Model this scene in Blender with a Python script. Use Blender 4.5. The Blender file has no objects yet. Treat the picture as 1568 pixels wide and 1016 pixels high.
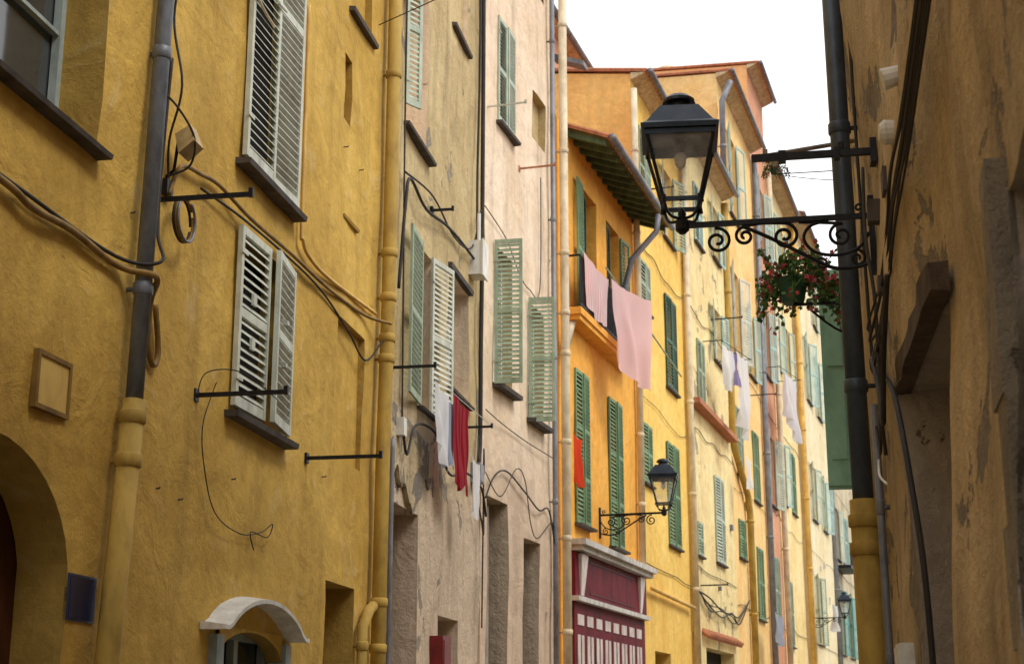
import bpy, math, random
from mathutils import Vector, Matrix, noise
random.seed(7)
R = math.radians
scene = bpy.context.scene

# ------------------------------------------------------------------ colours
def lin(h, k=1.0):
    h = h.lstrip('#'); c = [int(h[i:i+2], 16)/255 for i in (0, 2, 4)]
    return tuple(((x/12.92 if x <= .04045 else ((x+.055)/1.055)**2.4))*k for x in c)+(1,)

def newmat(name):
    m = bpy.data.materials.new(name); m.use_nodes = True
    nt = m.node_tree; b = nt.nodes['Principled BSDF']
    return m, nt, b

def noise_n(nt, co, scale, detail=4, rough=.6, dist=0.0, stretch=None):
    if stretch:
        mp = nt.nodes.new('ShaderNodeMapping'); mp.inputs['Scale'].default_value = stretch
        nt.links.new(co, mp.inputs['Vector']); co = mp.outputs['Vector']
    n = nt.nodes.new('ShaderNodeTexNoise')
    n.inputs['Scale'].default_value = scale; n.inputs['Detail'].default_value = detail
    n.inputs['Roughness'].default_value = rough; n.inputs['Distortion'].default_value = dist
    nt.links.new(co, n.inputs['Vector']); return n.outputs['Fac']

def ramp(nt, fac, a, b, ca=0.0, cb=1.0):
    r = nt.nodes.new('ShaderNodeMapRange'); r.inputs['From Min'].default_value = a
    r.inputs['From Max'].default_value = b; r.inputs['To Min'].default_value = ca; r.inputs['To Max'].default_value = cb
    nt.links.new(fac, r.inputs['Value']); return r.outputs['Result']

def mth(nt, op, a, b):
    m = nt.nodes.new('ShaderNodeMath'); m.operation = op
    for i, v in enumerate((a, b)):
        if isinstance(v, (int, float)): m.inputs[i].default_value = v
        else: nt.links.new(v, m.inputs[i])
    return m.outputs[0]

def mixc(nt, fac, a, b, mode='MIX'):
    m = nt.nodes.new('ShaderNodeMix'); m.data_type = 'RGBA'; m.blend_type = mode
    for sock, v in ((m.inputs[0], fac), (m.inputs[6], a), (m.inputs[7], b)):
        if isinstance(v, (int, float)): sock.default_value = v
        elif isinstance(v, tuple): sock.default_value = v
        else: nt.links.new(v, sock)
    return m.outputs[2]

def plaster(name, base, dark, patch='8f8675', thr=.66, stain=.55, bump=.35, grime='4a4030', rs=0.0, low=None):
    m, nt, b = newmat(name)
    tc = nt.nodes.new('ShaderNodeTexCoord')
    mp = nt.nodes.new('ShaderNodeMapping'); mp.inputs['Location'].default_value = (rs*7.3, rs*3.1, rs*5.7)
    nt.links.new(tc.outputs['Object'], mp.inputs['Vector']); co = mp.outputs['Vector']
    n1 = noise_n(nt, co, .55, 5, .62, .4)
    col = mixc(nt, ramp(nt, n1, .36, .66), lin(base), lin(dark))
    if low:      # older render colour on the lower storeys (colour, height)
        sx = nt.nodes.new('ShaderNodeSeparateXYZ'); nt.links.new(tc.outputs['Object'], sx.inputs[0])
        zz = mth(nt, 'ADD', sx.outputs['Z'], mth(nt, 'MULTIPLY', n1, 3.0))
        col = mixc(nt, ramp(nt, zz, low[1]+2.4, low[1]+.6), col, lin(low[0]))
    st = noise_n(nt, co, 1.6, 5, .6, .2, (1.5, 1.5, .14))
    col = mixc(nt, ramp(nt, st, .50, .78, 0, stain), col, lin(grime))
    n3 = noise_n(nt, co, 4.5, 6, .72)
    col = mixc(nt, 1.0, col, mixc(nt, ramp(nt, n3, .25, .75), (.78, .78, .78, 1), (1.12, 1.12, 1.1, 1)), 'MULTIPLY')
    n4 = noise_n(nt, co, .9, 8, .68, .6)
    pf = ramp(nt, n4, thr, thr+.012)
    pcol = mixc(nt, ramp(nt, n3, .3, .7), lin(patch), lin(patch, .6))
    col = mixc(nt, pf, col, pcol)
    n5 = noise_n(nt, co, 2.3, 4, .5, 1.0)          # filler and pale repair blotches
    col = mixc(nt, ramp(nt, n5, .60, .70, 0, .14), col, lin('e6d8b4'))
    nt.links.new(col, b.inputs['Base Color'])
    b.inputs['Roughness'].default_value = .92
    b.inputs['Specular IOR Level'].default_value = .2
    n6 = noise_n(nt, co, 16, 5, .7)
    h = mth(nt, 'ADD', mth(nt, 'MULTIPLY', n6, .032*bump), mth(nt, 'MULTIPLY', n5, .03))
    h = mth(nt, 'ADD', h, mth(nt, 'MULTIPLY', n3, .02*bump))
    h = mth(nt, 'SUBTRACT', h, mth(nt, 'MULTIPLY', pf, .012))
    bp = nt.nodes.new('ShaderNodeBump'); bp.inputs['Strength'].default_value = 1; bp.inputs['Distance'].default_value = 1
    nt.links.new(h, bp.inputs['Height']); nt.links.new(bp.outputs[0], b.inputs['Normal'])
    return m

def paint(name, col, col2=None, rough=.55, metal=0.0, scale=6, bump=.15, spec=.35):
    m, nt, b = newmat(name)
    tc = nt.nodes.new('ShaderNodeTexCoord'); co = tc.outputs['Object']
    c1 = lin(col); c2 = lin(col2) if col2 else tuple(x*.62 for x in c1[:3])+(1,)
    n = noise_n(nt, co, scale, 5, .65, .2, (1, 1, .5))
    n2 = noise_n(nt, co, scale*.15, 3, .5)
    c = mixc(nt, ramp(nt, n, .42, .72), c1, c2)
    c = mixc(nt, 1.0, c, mixc(nt, ramp(nt, n2, .3, .7), (.82, .82, .82, 1), (1.1, 1.1, 1.1, 1)), 'MULTIPLY')
    nt.links.new(c, b.inputs['Base Color'])
    b.inputs['Roughness'].default_value = rough; b.inputs['Metallic'].default_value = metal
    b.inputs['Specular IOR Level'].default_value = spec
    if bump:
        bp = nt.nodes.new('ShaderNodeBump'); bp.inputs['Strength'].default_value = bump; bp.inputs['Distance'].default_value = .01
        nt.links.new(noise_n(nt, co, scale*6, 3, .6), bp.inputs['Height']); nt.links.new(bp.outputs[0], b.inputs['Normal'])
    return m

def cloth_mat(name, col, col2=None, stripes=0):
    m, nt, b = newmat(name)
    tc = nt.nodes.new('ShaderNodeTexCoord'); co = tc.outputs['UV']
    c = lin(col)
    if stripes:
        w = nt.nodes.new('ShaderNodeTexWave'); w.inputs['Scale'].default_value = stripes; w.bands_direction = 'X'
        nt.links.new(co, w.inputs['Vector']); c = mixc(nt, ramp(nt, w.outputs['Fac'], .4, .6), c, lin(col2))
        nt.links.new(c, b.inputs['Base Color'])
    else: b.inputs['Base Color'].default_value = c
    b.inputs['Roughness'].default_value = .95; b.inputs['Specular IOR Level'].default_value = .1
    t = nt.nodes.new('ShaderNodeBsdfTranslucent'); mx = nt.nodes.new('ShaderNodeMixShader'); mx.inputs[0].default_value = .35
    if isinstance(c, tuple): t.inputs[0].default_value = c
    else: nt.links.new(c, t.inputs[0])
    o = nt.nodes['Material Output']
    nt.links.new(b.outputs[0], mx.inputs[1]); nt.links.new(t.outputs[0], mx.inputs[2]); nt.links.new(mx.outputs[0], o.inputs[0])
    return m

def glass_dark():
    m, nt, b = newmat('window_glass')
    b.inputs['Base Color'].default_value = (.05, .054, .054, 1); b.inputs['Roughness'].default_value = .08
    b.inputs['Specular IOR Level'].default_value = .8
    tc = nt.nodes.new('ShaderNodeTexCoord')
    bp = nt.nodes.new('ShaderNodeBump'); bp.inputs['Strength'].default_value = .08; bp.inputs['Distance'].default_value = .02
    nt.links.new(noise_n(nt, tc.outputs['Object'], 2.5, 2, .5), bp.inputs['Height']); nt.links.new(bp.outputs[0], b.inputs['Normal'])
    return m

def glass_lamp():
    m, nt, b = newmat('lantern_glass')
    nt.nodes.remove(b); o = nt.nodes['Material Output']
    t = nt.nodes.new('ShaderNodeBsdfTransparent'); t.inputs[0].default_value = (.97, .97, .96, 1)
    g = nt.nodes.new('ShaderNodeBsdfGlossy'); g.inputs['Roughness'].default_value = .12
    d = nt.nodes.new('ShaderNodeBsdfDiffuse'); d.inputs[0].default_value = (.88, .88, .86, 1)
    m1 = nt.nodes.new('ShaderNodeMixShader'); m1.inputs[0].default_value = .08
    m2 = nt.nodes.new('ShaderNodeMixShader')
    tc = nt.nodes.new('ShaderNodeTexCoord')
    nt.links.new(ramp(nt, noise_n(nt, tc.outputs['Object'], 7, 4, .6), .4, .7, .08, .26), m2.inputs[0])
    nt.links.new(t.outputs[0], m1.inputs[1]); nt.links.new(g.outputs[0], m1.inputs[2])
    nt.links.new(m1.outputs[0], m2.inputs[1]); nt.links.new(d.outputs[0], m2.inputs[2]); nt.links.new(m2.outputs[0], o.inputs[0])
    return m

# ------------------------------------------------------------------ mesh builder
class MB:
    def __init__(s): s.v = []; s.f = []; s.m = []
    def add(s, vs, fs, mi=0):
        k = len(s.v); s.v += [tuple(v) for v in vs]
        for f in fs: s.f.append([i+k for i in f]); s.m.append(mi)
    def quad(s, a, b, c, d, mi=0): s.add([a, b, c, d], [(0, 1, 2, 3)], mi)
    def box(s, x0, x1, y0, y1, z0, z1, mi=0):
        s.hexa([(x0, y0, z0), (x1, y0, z0), (x1, y1, z0), (x0, y1, z0), (x0, y0, z1), (x1, y0, z1), (x1, y1, z1), (x0, y1, z1)], mi)
    def hexa(s, p, mi=0):
        s.add(p, [(0, 3, 2, 1), (4, 5, 6, 7), (0, 1, 5, 4), (1, 2, 6, 5), (2, 3, 7, 6), (3, 0, 4, 7)], mi)
    def tube(s, pts, r, n=8, mi=0, cap=True):
        pts = [Vector(p) for p in pts]; rs = r if isinstance(r, (list, tuple)) else [r]*len(pts)
        rings = []; prev = None
        for i, p in enumerate(pts):
            t = (pts[min(i+1, len(pts)-1)]-pts[max(i-1, 0)])
            if t.length < 1e-9: t = Vector((0, 0, 1))
            t.normalize()
            if prev is None:
                a = Vector((0, 0, 1)) if abs(t.z) < .9 else Vector((1, 0, 0)); x = t.cross(a).normalized()
            else:
                x = (prev-t*prev.dot(t)); x = x.normalized() if x.length > 1e-6 else t.orthogonal().normalized()
            prev = x; y = t.cross(x)
            rings.append([p+(x*math.cos(2*math.pi*j/n)+y*math.sin(2*math.pi*j/n))*rs[i] for j in range(n)])
        vs = [v for q in rings for v in q]; fs = []
        for i in range(len(rings)-1):
            for j in range(n): fs.append((i*n+j, i*n+(j+1) % n, (i+1)*n+(j+1) % n, (i+1)*n+j))
        if cap: fs.append(tuple(range(n-1, -1, -1))); fs.append(tuple((len(rings)-1)*n+j for j in range(n)))
        s.add(vs, fs, mi)

def link(o): bpy.context.collection.objects.link(o); return o

def mkobj(name, mb, mats, parent=None, M=None, smooth=False, uvs=None):
    me = bpy.data.meshes.new(name); me.from_pydata(mb.v, [], mb.f); me.update()
    for m in (mats if isinstance(mats, (list, tuple)) else [mats]): me.materials.append(m)
    me.polygons.foreach_set('material_index', mb.m)
    if smooth: me.polygons.foreach_set('use_smooth', [True]*len(me.polygons))
    if uvs:
        ul = me.uv_layers.new(name='UVMap')
        for l in me.loops: ul.data[l.index].uv = uvs[l.vertex_index]
    o = link(bpy.data.objects.new(name, me))
    if parent: o.parent = parent
    if M is not None:
        if parent: o.matrix_local = M
        else: o.matrix_world = M
    return o

def empty(name, M):
    e = link(bpy.data.objects.new(name, None)); e.matrix_world = M; e.empty_display_size = .3; return e

def frame(o, u):
    m = Matrix.Rotation(math.atan2(u[1], u[0]), 4, 'Z'); m.translation = (o[0], o[1], 0); return m

# facade frames: x along the wall, y into the building, z up (metres)
FA = frame((-4.433, .776), (.1725, .985))
FC = frame((-.49, 23.3), (.2885, .9575))
FL = frame((.817, 27.64), (.303, .953))
FRR = frame((.74, -.13), (-.1725, -.985))     # right wall, x runs toward the viewer

def smooth_pts(p, k=6):
    p = [Vector(q) for q in p]; out = []
    for i in range(len(p)-1):
        a = p[max(i-1, 0)]; b = p[i]; c = p[i+1]; d = p[min(i+2, len(p)-1)]
        for j in range(k):
            t = j/k
            out.append(.5*((2*b)+(c-a)*t+(2*a-5*b+4*c-d)*t*t+(3*b-a-3*c+d)*t**3))
    out.append(p[-1]); return out

# ------------------------------------------------------------------ materials
M_glass = glass_dark(); M_lglass = glass_lamp()
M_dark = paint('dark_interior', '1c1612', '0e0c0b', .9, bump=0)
M_iron = paint('wrought_iron', '16181c', '2a2826', .5, .3, 20, 0)
M_lampmetal = paint('lantern_metal', '222b36', '343b44', .38, .4, 8, .05)
M_cable = paint('cable_rubber', '2a2724', '3c3630', .7, bump=0)
M_cable_y = paint('painted_cable', '94743a', '66502a', .7, bump=0)
M_pipegrey = paint('pipe_zinc', '85878c', '5c5c62', .5, .2, 5)
M_pipedark = paint('pipe_slate_blue', '4c5662', '363e48', .45, .2, 5)
M_pipesteel = paint('pipe_worn_grey', '7a8088', '54565a', .5, .2, 5)
M_pipeochre = paint('pipe_ochre', 'b89848', '8e7236', .75, 0, 5)
M_pipecream = paint('pipe_cream', 'e0d0b0', 'b4a284', .7, 0, 5)
M_pipeyel = paint('pipe_yellow', 'e0b868', 'b88c48', .7, 0, 5)
M_sill = paint('slate_sill', '544c46', '342e2c', .8)
M_white = paint('white_paint', 'e8e6de', 'bcbab0', .6)
M_palegreen = paint('pale_green_louvre', 'bcc8b4', '92a08e', .6, 0, 5)
M_creamgreen = paint('cream_louvre', 'd0d4c4', 'a6a898', .6, 0, 5)
M_sage = paint('sage_louvre', 'a4b49a', '7e8e74', .6, 0, 5)
M_green = paint('green_louvre', '74946a', '547252', .6, 0, 5)
M_dgreen = paint('dark_green_louvre', '2c5a38', '1d3f2a', .5, 0, 5)
M_aqua = paint('aqua_louvre', 'b0cec4', '8aa8a0', .6, 0, 5)
M_turq = paint('turquoise_louvre', '5a9c94', '3e766e', .55, 0, 5)
M_teal = paint('green_panel', '9cccb4', '7cac96', .5, 0, 4)
M_frameblue = paint('window_frame_bluegrey', 'a4b0ac', '7c8886', .6)
M_burg = paint('burgundy_paint', '70202a', '4c141e', .6, 0, 4, .1, .12)
M_redbox = paint('red_box', '7a1a1c', '55120f', .5)
M_wood = paint('brown_door_wood', '4c2414', '2c160c', .5, 0, 6)
M_greydoor = paint('grey_reveal', '9c9284', '6c6458', .85)
M_timber = paint('green_painted_rafters', '5c6e52', '3e4a36', .85)
M_lintel = paint('old_lintel_timber', '5a4a3c', '382c24', .9, 0, 9, .5)
M_soffit = paint('painted_soffit', 'd8c49c', 'a89270', .85)
M_blue = paint('blue_enamel', '16204a', '0e1430', .25, 0, 8, 0)
M_tile = paint('terracotta_tiles', 'c07c58', '8a5c44', .85, 0, 7, .4)
M_slate = paint('slate_roof', '7c828c', '5c6068', .7, 0, 7)
M_leaf = paint('geranium_leaves', '5c8444', '34582a', .6, 0, 10, 0)
M_petal = paint('geranium_petals', 'd04858', 'e898a4', .6, 0, 30, 0)
M_pot = paint('flower_pot_green', '34604c', '204034', .5)

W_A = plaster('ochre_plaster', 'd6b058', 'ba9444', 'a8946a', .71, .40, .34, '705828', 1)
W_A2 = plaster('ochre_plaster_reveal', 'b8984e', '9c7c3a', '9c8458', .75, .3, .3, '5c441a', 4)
W_B = plaster('weathered_plaster', 'd2bc8c', 'b49e72', '9c9282', .61, .60, .7, '5e5242', 2, ('c8b49c', 5.4))
W_C = plaster('pale_rose_plaster', 'f2dec4', 'e0c6a6', 'b0a08c', .67, .45, .4, '7c6a56', 3, ('d0b8a0', 5.8))
W_D = plaster('orange_plaster', 'f2b452', 'e6a042', 'b89868', .74, .25, .25, '9a6830', 5)
W_E = plaster('golden_plaster', 'f8d274', 'eec060', 'caa878', .74, .28, .25, 'a07a38', 6)
W_E2 = plaster('golden_gable', 'f8c878', 'f0b86c', 'caa878', .74, .25, .25, 'a87c40', 16)
W_F = plaster('cream_yellow_plaster', 'f6e4aa', 'e8cc90', 'b8aa8c', .60, .38, .35, '94784a', 7)
W_G = plaster('apricot_plaster', 'fad896', 'f0c078', 'caa878', .72, .28, .25, 'a8864c', 8)
W_G2 = plaster('apricot_gable', 'f6b470', 'eebc84', 'd0b088', .70, .2, .25, 'b88860', 9)
W_H = plaster('faded_red_plaster', 'd29474', 'dca884', 'bca88c', .66, .3, .3, '8c5c48', 10)
W_I = plaster('light_yellow_plaster', 'fae4ac', 'eccf8c', 'd0c098', .68, .28, .25, 'ac945c', 11)
W_J = plaster('pale_cream_plaster', 'f4e8c6', 'e8d4a4', 'ccbc9c', .66, .3, .25, 'ac986c', 12)
W_K = plaster('grey_cream_plaster', 'd6c8a8', 'b8a888', 'a89c88', .62, .4, .3, '867662', 13)
W_R = plaster('old_brown_plaster', 'd8be92', 'b09a78', '968a7a', .56, .60, 1.2, '5c4e3e', 14)
W_R2 = plaster('old_grey_plaster', 'bcb0a2', '988e82', '84786c', .60, .5, 1.0, '584e44', 15)

# ------------------------------------------------------------------ facade tools
def facade(mb, s0, s1, z0, z1, ops, step=.6, amp=.012, seed=0.0, wall=0, rev=1):
    S = {round(s0, 3), round(s1, 3)}; Z = {round(z0, 3), round(z1, 3)}
    n = max(1, int((s1-s0)/step)); m = max(1, int((z1-z0)/step))
    for o in ops:
        S |= {round(o[0], 3), round(o[1], 3)}; Z |= {round(max(o[2], z0), 3), round(min(o[3], z1), 3)}
    for i in range(1, n):
        x = round(s0+(s1-s0)*i/n, 3)
        if all(abs(x-y) > step*.3 for y in S): S.add(x)
    for i in range(1, m):
        x = round(z0+(z1-z0)*i/m, 3)
        if all(abs(x-y) > step*.3 for y in Z): Z.add(x)
    S = sorted(S); Z = sorted(Z)
    def d(s, z):
        return amp*(noise.noise(Vector((s*.55+seed, z*.55, seed)))*1.6+noise.noise(Vector((s*1.7, z*1.7, seed+9)))*.7)
    def P(s, z): return (s, d(s, z), z)
    k = len(mb.v); idx = {}
    for i, s in enumerate(S):
        for j, z in enumerate(Z): idx[i, j] = k+len(idx); mb.v.append(P(s, z))
    for i in range(len(S)-1):
        for j in range(len(Z)-1):
            cx = (S[i]+S[i+1])/2; cz = (Z[j]+Z[j+1])/2
            if any(o[0] < cx < o[1] and o[2] < cz < o[3] for o in ops): continue
            mb.f.append([idx[i, j], idx[i+1, j], idx[i+1, j+1], idx[i, j+1]]); mb.m.append(wall)
    for o in ops:
        a, b, c, e, dp = o[:5]; c = max(c, z0); e = min(e, z1)
        ss = [x for x in S if a-.002 <= x <= b+.002]; zz = [x for x in Z if c-.002 <= x <= e+.002]
        for i in range(len(ss)-1):
            for zc in (c, e):
                p, q = P(ss[i], zc), P(ss[i+1], zc)
                mb.quad(p, q, (q[0], dp, zc), (p[0], dp, zc), rev)
        for i in range(len(zz)-1):
            for sc in (a, b):
                p, q = P(sc, zz[i]), P(sc, zz[i+1])
                mb.quad(p, q, (sc, dp, q[2]), (sc, dp, p[2]), rev)

def fill(mb, a, b, z0, z1, dp, kind):
    # material slots: 0 wall 1 reveal 2 glass 3 frame 4 dark 5 door
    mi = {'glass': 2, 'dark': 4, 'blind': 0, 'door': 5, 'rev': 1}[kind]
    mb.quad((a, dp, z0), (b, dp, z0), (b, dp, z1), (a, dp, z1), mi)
    if kind == 'glass':
        t = .06; y0, y1 = dp-.07, dp-.01
        mb.box(a, a+t, y0, y1, z0, z1, 3); mb.box(b-t, b, y0, y1, z0, z1, 3)
        mb.box(a+t, b-t, y0, y1, z0, z0+t*1.3, 3); mb.box(a+t, b-t, y0, y1, z1-t, z1, 3)
        c = (a+b)/2; mb.box(c-t*.8, c+t*.8, y0-.01, y1, z0+t*1.3, z1-t, 3)
        h = z1-z0
        for q in (.36, .7):
            mb.box(a+t, c-t*.8, y0+.01, y1-.005, z0+h*q-.015, z0+h*q+.015, 3)
            mb.box(c+t*.8, b-t, y0+.01, y1-.005, z0+h*q-.015, z0+h*q+.015, 3)
    if kind == 'door':
        for i in range(1, 4):
            x = a+(b-a)*i/4; mb.box(x-.012, x+.012, dp-.02, dp-.002, z0, z1, 4)

def building(name, F, s0, s1, h, ops, wall, rev=None, setback=0.0, depth=8, slope=.13, ov=.35, step=.8, amp=.012,
             frame_m=None, door_m=None, endm=None, roof_m=None, gutter=None, far_end=False, seed=0.0, z0=-.3, roof_s0=None, rafters=False):
    root = empty(name, F @ Matrix.Translation((0, setback, 0)))
    mb = MB(); facade(mb, s0, s1, z0, h, ops, step, amp, seed+s0)
    for o in ops: fill(mb, o[0], o[1], max(o[2], z0), o[3], o[4], o[5])
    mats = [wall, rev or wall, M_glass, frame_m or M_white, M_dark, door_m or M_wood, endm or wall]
    hr = h+slope*depth/2
    mb.add([(s0, 0, z0), (s0, depth, z0), (s0, depth, h), (s0, depth/2, hr), (s0, 0, h)], [(4, 3, 2, 1, 0)], 6)
    if far_end: mb.add([(s1, 0, z0), (s1, depth, z0), (s1, depth, h), (s1, depth/2, hr), (s1, 0, h)], [(0, 1, 2, 3, 4)], 6)
    mb.quad((s0, depth, z0), (s1, depth, z0), (s1, depth, h), (s0, depth, h), 6)
    mkobj('walls', mb, mats, root)
    rb = MB(); a, b = (s0-.06 if roof_s0 is None else roof_s0), s1; t = .05; ze = h-slope*ov+.05
    for (ya, za, yb, zb) in ((-ov, ze, depth/2, hr+.05), (depth+ov, ze, depth/2, hr+.05)):
        rb.hexa([(a, ya, za), (b, ya, za), (b, yb, zb), (a, yb, zb), (a, ya, za+t), (b, ya, za+t), (b, yb, zb+t), (a, yb, zb+t)], 0)
    nT = int((b-a)/.24)
    for i in range(nT):
        x = a+.12+i*(b-a-.1)/nT
        rb.tube([(x, -ov-.05, ze+t-.01), (x, .9, h+slope*.9+.05+t)], [.07, .06], 7, 0)
    rb.tube([(a+.04, -ov-.02, ze+t), (a+.04, depth/2, hr+t+.05)], .05, 6, 0)
    if rafters:
        nr = int((b-a)/.5)
        for i in range(nr+1):
            x = a+.1+i*(b-a-.3)/max(1, nr); zz = ze-.12
            rb.hexa([(x, -ov+.06, zz), (x+.1, -ov+.06, zz), (x+.1, .0, h-.12), (x, 0, h-.12), (x, -ov+.06, zz+.118), (x+.1, -ov+.06, zz+.118), (x+.1, 0, h+.045), (x, 0, h+.045)], 1)
        rb.quad((a+.01, -ov+.01, ze-.004), (b-.01, -ov+.01, ze-.004), (b-.01, 0, h+.046), (a+.01, 0, h+.046), 1)
    else:
        rb.hexa([(a+.02, -ov*.75, ze-.05), (b, -ov*.75, ze-.05), (b, -.01, h-.16), (a+.02, -.01, h-.16), (a+.02, -ov*.95, ze-.003), (b, -ov*.95, ze-.003), (b, -.01, h+.02), (a+.02, -.01, h+.02)], 2)
    mkobj('roof', rb, [roof_m or M_tile, M_timber, M_soffit], root)
    if gutter:
        g = MB(); g.tube([(a+.03, -ov-.10, ze+.02), (b-.03, -ov-.10, ze-.02)], .075, 10, 0)
        mkobj('gutter', g, gutter, root, smooth=True)
    return root

def leaf(root, name, mat, s, o, z0, z1, w, ang, pitch=.07, mid=(.5,), t=.036):
    mb = MB(); h = z1-z0; st = .055
    y0, y1 = -t/2, t/2
    mb.box(0, st, y0, y1, 0, h); mb.box(w-st, w, y0, y1, 0, h)
    rails = [(0, .09)]+[(h*m-.04, h*m+.04) for m in mid]+[(h-.07, h)]
    for a, b in rails: mb.box(st, w-st, y0+.002, y1-.002, a, b)
    for i in range(len(rails)-1):
        a = rails[i][1]; b = rails[i+1][0]; n = max(1, int(round((b-a)/pitch)))
        for k in range(n):
            zc = a+(k+.5)*(b-a)/n; hh = (b-a)/n*.36
            j = random.uniform(-.004, .004)
            mb.hexa([(st, -t*.48, zc-hh+j), (w-st, -t*.48, zc-hh-j), (w-st, t*.42, zc+hh-.007), (st, t*.42, zc+hh-.007),
                     (st, -t*.48, zc-hh+.009+j), (w-st, -t*.48, zc-hh+.009-j), (w-st, t*.42, zc+hh+.002), (st, t*.42, zc+hh+.002)])
    for q in (.15, .85): mb.box(-.02, .12, y0-.012, y0-.003, h*q-.015, h*q+.015)
    return mkobj(name, mb, mat, root, Matrix.Translation((s, -o, z0)) @ Matrix.Rotation(R(ang), 4, 'Z'))

def pair(root, a, b, z0, z1, mode, mat, pitch=.07, mid=(.5,), tilt=8):
    w = (b-a)/2-.008
    if mode == 'closed':
        leaf(root, 'shutter_leaf_a', mat, a, .035, z0, z1, w, random.uniform(-3, .5), pitch, mid)
        leaf(root, 'shutter_leaf_b', mat, b, .035, z0, z1, w, 180+random.uniform(-.5, 4), pitch, mid)
    else:
        leaf(root, 'shutter_leaf_a', mat, a, .05, z0, z1, w, 180+tilt, pitch, mid)
        leaf(root, 'shutter_leaf_b', mat, b, .05, z0, z1, w, -tilt*random.uniform(.6, 1.8), pitch, mid)

def sill(root, a, b, z, mat=None, o=.12, t=.06):
    mb = MB(); mb.hexa([(a, -o, z-t), (b, -o, z-t), (b, .03, z-t), (a, .03, z-t), (a, -o-.01, z-.012), (b, -o-.01, z-.012), (b, .03, z), (a, .03, z)])
    return mkobj('sill', mb, mat or M_sill, root)

def drain(name, F, pts, r, mat, collars=(), n=12):
    mb = MB(); P = [(s, -o, z) for s, o, z in pts]
    mb.tube(P, r, n)
    def at(z):
        for (p, q) in zip(P, P[1:]):
            lo, hi = sorted((p[2], q[2]))
            if lo <= z <= hi and hi > lo:
                t = (z-p[2])/(q[2]-p[2]); return [p[i]+(q[i]-p[i])*t for i in range(3)]
        return None
    for z in collars:
        c = at(z)
        if c:
            mb.tube([(c[0], c[1], z-.05), (c[0], c[1], z-.04), (c[0], c[1], z+.04), (c[0], c[1], z+.05)], [r*1.02, r*1.17, r*1.17, r*1.02], n)
            mb.box(c[0]-.012, c[0]+.012, c[1], .02, z-.015, z+.015)
    return mkobj(name, mb, mat, None, F, True)

def cable(name, F, pts, r=.014, mat=None, k=7):
    mb = MB(); mb.tube(smooth_pts([(s, -o, z) for s, o, z in pts], k), r, 6)
    return mkobj(name, mb, mat or M_cable, None, F, True)

def bar(F, s, z, L, mat=None, h=.035):
    mb = MB(); mb.box(s-.012, s+.012, -L, .03, z-h/2, z+h/2)
    mb.box(s-.04, s+.04, -.012, .03, z-.05, z+.05); mb.box(s-.016, s+.016, -L-.004, -L+.03, z-h/2-.006, z+h/2+.03)
    return mkobj('iron_wall_bracket', mb, mat or M_iron, None, F)

def cloth(name, F, p0, p1, z0, z1, drop, mat, folds=4, amp=.05, seed=0, skew=0.0):
    nx, nz = 46, 26; a = Vector((p0[0], -p0[1])); b = Vector((p1[0], -p1[1])); d = (b-a); n = Vector((-d.y, d.x)).normalized()
    vs = []; uv = []
    for i in range(nx+1):
        t = i/nx
        sag = -.05*math.sin(math.pi*t)-.02*abs(math.sin(t*math.pi*3))
        for j in range(nz+1):
            q = j/nz
            L = drop*(1+.14*noise.noise(Vector((t*2.2, seed, 2)))+skew*t)
            w = amp*(.2+.8*q)*(.7*math.sin(t*folds*2*math.pi+seed+2.2*noise.noise(Vector((q*1.6, t*2, seed))))+1.3*noise.noise(Vector((t*4, q*1.6, seed))))
            g = (t-.5)*(-.16*math.sin(q*math.pi*.5)); p = a+d*(t+g)+n*w
            z = z0+(z1-z0)*t+sag-L*q+.012*noise.noise(Vector((t*14, q*6, seed)))
            vs.append((p.x, p.y, z)); uv.append((t, q))
    fs = [(i*(nz+1)+j, (i+1)*(nz+1)+j, (i+1)*(nz+1)+j+1, i*(nz+1)+j+1) for i in range(nx) for j in range(nz)]
    mb = MB(); mb.add(vs, fs)
    return mkobj(name, mb, mat, None, F, True, uv)

def arch_fill(mb, a, b, zs, zt, dp, wall=0, rev=1, n=18):
    c = (a+b)/2; hw = (b-a)/2
    pts = [(c-hw*math.cos(math.pi*i/n), zs+(zt-zs)*math.sin(math.pi*i/n)) for i in range(n+1)]
    for (x0, q0), (x1, q1) in zip(pts, pts[1:]):
        mb.quad((x0, -.008, q0), (x1, -.008, q1), (x1, -.008, zt+.02), (x0, -.008, zt+.02), wall)
        mb.quad((x0, -.008, q0), (x1, -.008, q1), (x1, dp, q1), (x0, dp, q0), rev)

# ================================================================== GROUND
mb = MB(); mb.quad((-300, -300, -.02), (300, -300, -.02), (300, 500, -.02), (-300, 500, -.02))
mkobj('ground', mb, paint('ground_asphalt', '4a4844', '3a3836', .9, 0, 2))
mb = MB()
L0 = [FA @ Vector((-8, 0, 0)), FA @ Vector((22.9, 0, 0)), FL @ Vector((0, 0, 0)), FL @ Vector((95, 0, 0))]
R0 = [FRR @ Vector((8, 0, 0)), FRR @ Vector((-17, 0, 0)), FL @ Vector((-2, -5.2, 0)), FL @ Vector((95, -5.2, 0))]
for i in range(3):
    a, b, c, d = L0[i], R0[i], R0[i+1], L0[i+1]
    mb.quad(*[(p.x, p.y, -.012) for p in (a, b, c, d)])
mkobj('street_paving', mb, paint('paving_stone', 'b0a696', '90866e', .85, 0, 3))

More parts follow.
